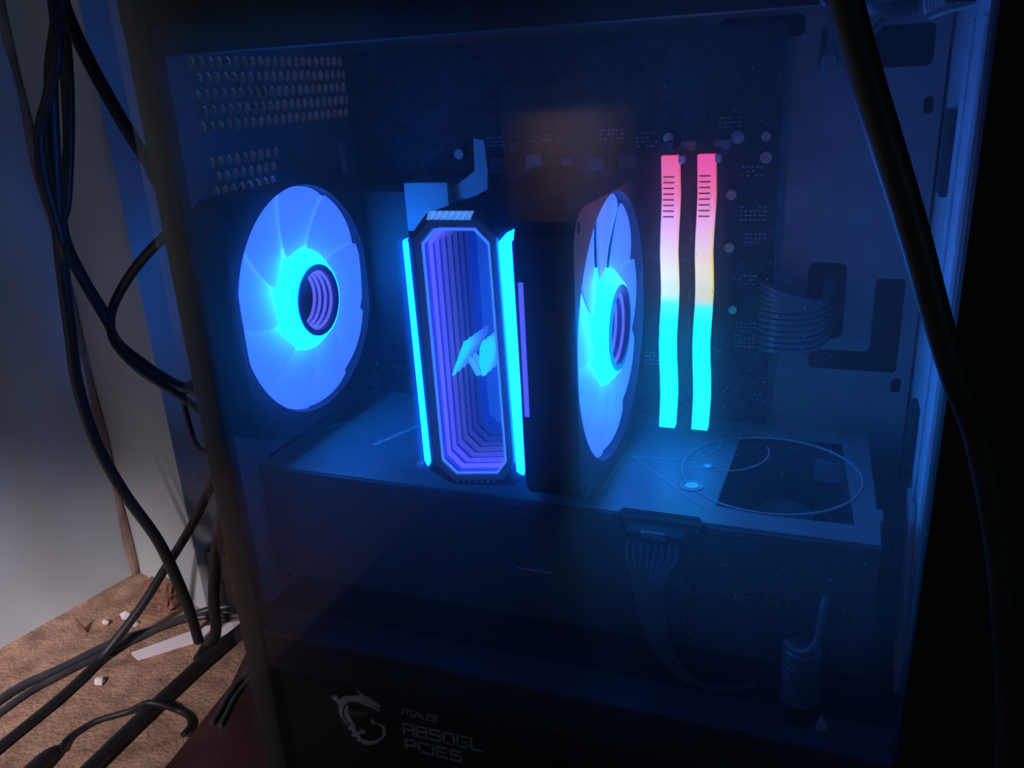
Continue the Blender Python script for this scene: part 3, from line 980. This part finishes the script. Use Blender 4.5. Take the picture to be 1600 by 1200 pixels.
MB().ring((-20, -73, -181.9), 'z', 40.5, 41.1, -0.5, 0.4, 72).build('ring_line', line_mat, gc)
etched([(-86, -72), (-66, -93), (-45, -115)]).build('etched_line', line_mat, gc)
etched([(-88, -71)] + arc(-72, -45, 26, 27, -100, 10)).build('etched_line', line_mat, gc)
etched([(-88, -71), (-70, -76)] + arc(-48, -52, 26, 26, -95, 20)).build('etched_line', line_mat, gc)
etched([(-90, -60), (-92, -110)], .4).build('etched_line', line_mat, gc)
for x, y, r in ((-53, -96, 3.9), (-49, -74, 1.9)):
    MB().lathe((x, y, -182), 'z', [(0, r * 1.35), (.5, r * 1.35), (.5, r * 1.1), (.05, r * 1.05), (.05, 0)], 24).build('screw_ring', line_mat, gc, smooth=True)
    sc = MB().lathe((x, y, -182), 'z', [(0, r * .85), (.6, r * .8), (.6, 0)], 20).build('screw', silver, gc, smooth=True)
MB().lathe((-187, -108, -182), 'z', [(0, 2.8), (1.6, 2.4), (1.6, 0)], 16).build('screw', silver, gc, smooth=True)
for a, b, w in (((-224, -92), (-212, -62), 3.2), ((-262, -76), (-256, -66), 3)):
    etched([a, b], w).build('slot_gleam', pale_metal, gc)  # slot marks drawn pale for the light gleaming on them
lettering('GEFORCE RTX', -69.5, -217.0, 5.2, 5.0, 1.9, -129.7, .8, .9).build('raised_lettering', text_dark, gc)
etched([(-130, -129), (-112, -129)], .5, -219, -218.6).build('edge_mark', pale_metal, gc)

# power lead of the card
pl = thing('graphics_power_cable', 'dark bundle of wires falling from the graphics card edge', 'cable', (-55, -135, -262))
box((-74.5, -137.5, -190.5), (-50, -129, -185.6), 0.6).build('connector', mat('connector_black', (0.03, 0.03, 0.035), 0.8, spec=0.2), pl)
box((-68, -139, -187.6), (-57, -137, -184.4), 0.4).build('connector_clip', chip_mat, pl)
for k in range(6):
    box((-67 + 1.8 * k, -139.4, -186.9), (-66 + 1.8 * k, -138.9, -185.2)).build('clip_tooth', choke_mat, pl)
for k in range(8):
    x = -73.2 + 2.9 * k
    t = (k - 3.5)
    MB().tube([(x, -135.5, -190), (x + .1 * t, -139, -196), (-64 + t * 1.75, -142, -206), (-62 + t * 1.5, -143, -222), (-56.5 + t * 1.0, -143, -240), (-46 + t * .65, -141.5, -254), (-33 + t * .4, -136, -261 - t * .25), (-18, -128, -261.2)],
              1.15, n=8, sub=4).build('wire', wire_mat, pl, smooth=True)

# ------------------------------------------------------------------ power supply with its printed side
ps = thing('power_supply', 'black power supply with silver printing at the case bottom', 'power supply', (-190, -80, -379))
box((-270, -151.5, -379), (-110, -2, -288), 0.8).build('housing', psu_mat, ps)
for nm, pts, m_ in (
    ('emblem', [(-202.1, -305.0), (-203.5, -303.9), (-206.5, -303.2), (-208.7, -302.9), (-210.3, -302.5), (-211.7, -302.3), (-213.9, -301.6), (-217.0, -301.7), (-220.3, -303.1), (-222.8, -305.1), (-224.5, -308.1), (-225.4, -311.7), (-225.0, -314.6), (-223.8, -317.3), (-222.0, -318.5), (-223.2, -319.4), (-225.0, -317.2), (-227.0, -314.3), (-227.6, -311.2), (-226.8, -307.9), (-227.1, -305.8), (-228.5, -304.5), (-230.5, -303.4), (-231.0, -302.2), (-229.6, -302.7), (-229.2, -300.1), (-228.3, -301.5), (-227.3, -300.0), (-226.7, -301.7), (-226.5, -303.2), (-225.2, -302.0), (-223.0, -300.2), (-219.7, -298.8), (-215.7, -297.8), (-212.4, -296.4), (-215.0, -292.8), (-212.2, -294.6), (-209.8, -296.4), (-207.2, -296.7), (-205.7, -297.4), (-205.1, -298.3), (-202.9, -298.8), (-201.0, -300.3), (-201.4, -302.1), (-204.0, -301.3), (-206.2, -301.1), (-205.6, -302.1), (-203.4, -302.6), (-201.9, -303.8)], print_mat),
    ('emblem', [(-222.0, -305.2), (-223.9, -309.2), (-224.1, -313.5), (-223.0, -316.6), (-220.8, -317.7), (-218.4, -318.0), (-219.6, -314.9), (-220.8, -312.6), (-221.2, -309.3), (-220.7, -306.3)], print_mat),
    ('emblem', [(-220.2, -307.8), (-217.1, -307.8), (-213.1, -307.4), (-208.4, -306.4), (-209.5, -308.8), (-212.0, -310.7), (-216.1, -312.1), (-219.2, -312.2), (-220.5, -310.4)], print_dim),
    ('emblem', [(-220.8, -317.7), (-223.7, -322.0), (-220.5, -322.0), (-221.5, -326.1), (-218.7, -325.8), (-217.5, -328.9), (-215.9, -328.0), (-215.3, -329.6), (-212.8, -328.9), (-212.2, -330.0), (-210.4, -328.4), (-208.1, -328.1), (-207.1, -326.8), (-204.6, -325.2), (-204.1, -323.8), (-202.0, -322.3), (-201.0, -320.4), (-199.7, -319.6), (-200.3, -317.6), (-199.3, -316.1), (-200.2, -315.5), (-199.8, -313.5), (-200.9, -313.2), (-203.9, -312.7), (-205.7, -312.4), (-206.6, -310.1), (-207.5, -311.6), (-208.2, -311.1), (-207.9, -313.0), (-208.6, -314.0), (-207.0, -313.3), (-207.6, -315.4), (-205.9, -313.5), (-203.2, -313.8), (-201.5, -315.0), (-201.4, -317.5), (-202.5, -320.8), (-205.2, -323.7), (-208.5, -325.6), (-212.5, -326.4), (-215.6, -326.2), (-216.9, -324.0), (-215.1, -322.2), (-212.0, -322.2), (-213.3, -320.8), (-212.3, -318.8), (-214.4, -320.3), (-215.4, -318.8), (-215.7, -321.1), (-217.8, -322.1), (-218.7, -320.2), (-218.0, -317.4)], print_mat)):
    plate(pts, [], 'y', -151.75, -151.45).build(nm, m_, ps)
lettering('MvG', -188.6, -302.8, 5.0, 3.7, 2.0, -151.75, .3, .8, shear=0.35, fall=0.02).build('printed_lettering', print_mat, ps)
lettering('A850GL', -188.7, -315.0, 5.6, 6.6, 2.05, -151.75, .3, 1.25, fall=0.02).build('printed_lettering', print_mat, ps)
lettering('PCIE5', -188.4, -325.0, 5.6, 6.2, 2.2, -151.75, .3, 1.25, fall=0.02).build('printed_lettering', print_mat, ps)
dc = thing('drive_cage', 'black drive cage beside the power supply behind the glass', 'cage', (-40, -80, -379))
box((-100, -151, -379), (36, -2, -290), 0.8).build('cage_body', psu_mat, dc)
MB().prism([(-53.5, -312), (-49.0, -303.5), (-44.5, -312)], 'y', -151.8, -151.0).build('white_mark', print_mat, dc)

# corrugated sleeve standing on the shroud
ct = thing('corrugated_sleeve', 'dark ribbed cable sleeve standing on the shroud near the front', 'cable', (2, -141, -262))
prof = []
for k in range(11):
    z = 9 + 2.4 * k
    prof += [(z, 6.9), (z + .8, 7.9), (z + 1.6, 7.9), (z + 2.3, 6.9)]
MB().lathe((1, -141, -262), 'z', [(0, 6.6), (.6, 7.2), (9.4, 7.2), (9.6, 5)], 24).build('base_block', black_plastic, ct)
MB().lathe((1, -141, -262), 'z', prof + [(36, 0)], 28).build('ribbed_tube', wire_mat, ct, smooth=True)
MB().tube([(-6, -142, -225), (-2, -145, -226), (3, -146, -225), (6, -143, -221), (7, -140, -214), (8, -134.5, -205)], 1.8, n=10).build('bent_lead', wire_mat, ct, smooth=True)
MB().prism([(8, -262), (13.5, -262), (10, -254)], 'y', -147.2, -146.2).build('blue_tab', pale_metal, ct)

# front leads, tucked against the front wall low down
fl = [([(41, -112, -262), (41, -107, -238), (41.3, -94, -210), (41.8, -82, -196), (42, -72, -190)], 1.6, 'bright edged lead arching up the front wall, nearest the glass'),
      ([(41, -98, -262), (41.5, -86, -230), (42, -72, -202), (42.4, -58, -190)], 1.5, 'thin lead arching up the front wall, second from the glass'),
      ([(42, -130, -262), (42, -126, -230), (42, -132, -196), (42, -140, -176)], 1.6, 'thin lead beside the front post low in the case')]
for p_, r_, lb2 in fl:
    tag(MB().tube(p_, r_, n=8).build('front_lead', pale_metal, None, p_[0], smooth=True), lb2, 'cable', 'leads low against the front wall')

# ------------------------------------------------------------------ dark cable bundle in the top front corner
tb = thing('top_cable_bundle', 'dark coiled cable bundle with ribbed end in the top front corner', 'cable', (15, -115, 10))
MB().lathe((11, -120, 19), 'x', [(-8, 0), (-7.5, 4), (-4, 6.5), (4, 7), (9, 6), (10, 4), (10, 0)], 24).build('coil', black_plastic, tb, smooth=True)
for k in range(6):
    MB().tube([(21 + 1.2 * k, -122, 24), (21.5 + 1.1 * k, -125, 18), (22.6 + .9 * k, -124, 12.5 + .5 * k)], .55, n=8).build('rib', pale_metal, tb, smooth=True)
MB().tube([(24, -120, 11.5), (28, -122, 13), (33, -122, 14), (37, -121, 15)], .9, n=8).build('tail_lead', pale_metal, tb, smooth=True)
box((27, -123, 15.5), (38, -116, 24), 1.5).build('block', black_plastic, tb)
for k, (a_, b_) in enumerate((((14, -60, 16), (-1, -58, 2)), ((0, -60, 16), (-9, -58, 0)), ((6, -62, 18), (-3, -60, 7)))):
    tag(MB().tube([a_, ((a_[0] + b_[0]) / 2 - 1, -62, (a_[2] + b_[2]) / 2 - 2), b_, (b_[0] - 2, -20, b_[2] - 4), (b_[0] - 2, 14, 17)], 1.5, n=8).build('top_lead', wire_mat, None, b_, smooth=True),
        ['dim lead slanting across the top front corner, rightmost', 'dim lead slanting across the top front corner, leftmost', 'dim lead slanting across the top front corner, between two others'][k],
        'cable', 'dim leads in the top front corner')

# ------------------------------------------------------------------ flat black cable hanging in front of the glass
tag(MB().tube([(-9, -232, 60), (-5, -230, 20), (-2, -230, 13), (3, -230, -1), (10, -230, -19), (18, -228, -40), (24, -226, -57), (31, -222, -76), (41, -214, -100), (54, -206, -150), (66, -200, -230), (74, -200, -391.0)],
              lambda t: 4.4 - 1.0 * min(1, t * 1.6), n=14).build('front_cable', cable_mat, None, (74, -200, -392), smooth=True),
    'thick black cable hanging in front of the glass at the right', 'cable')
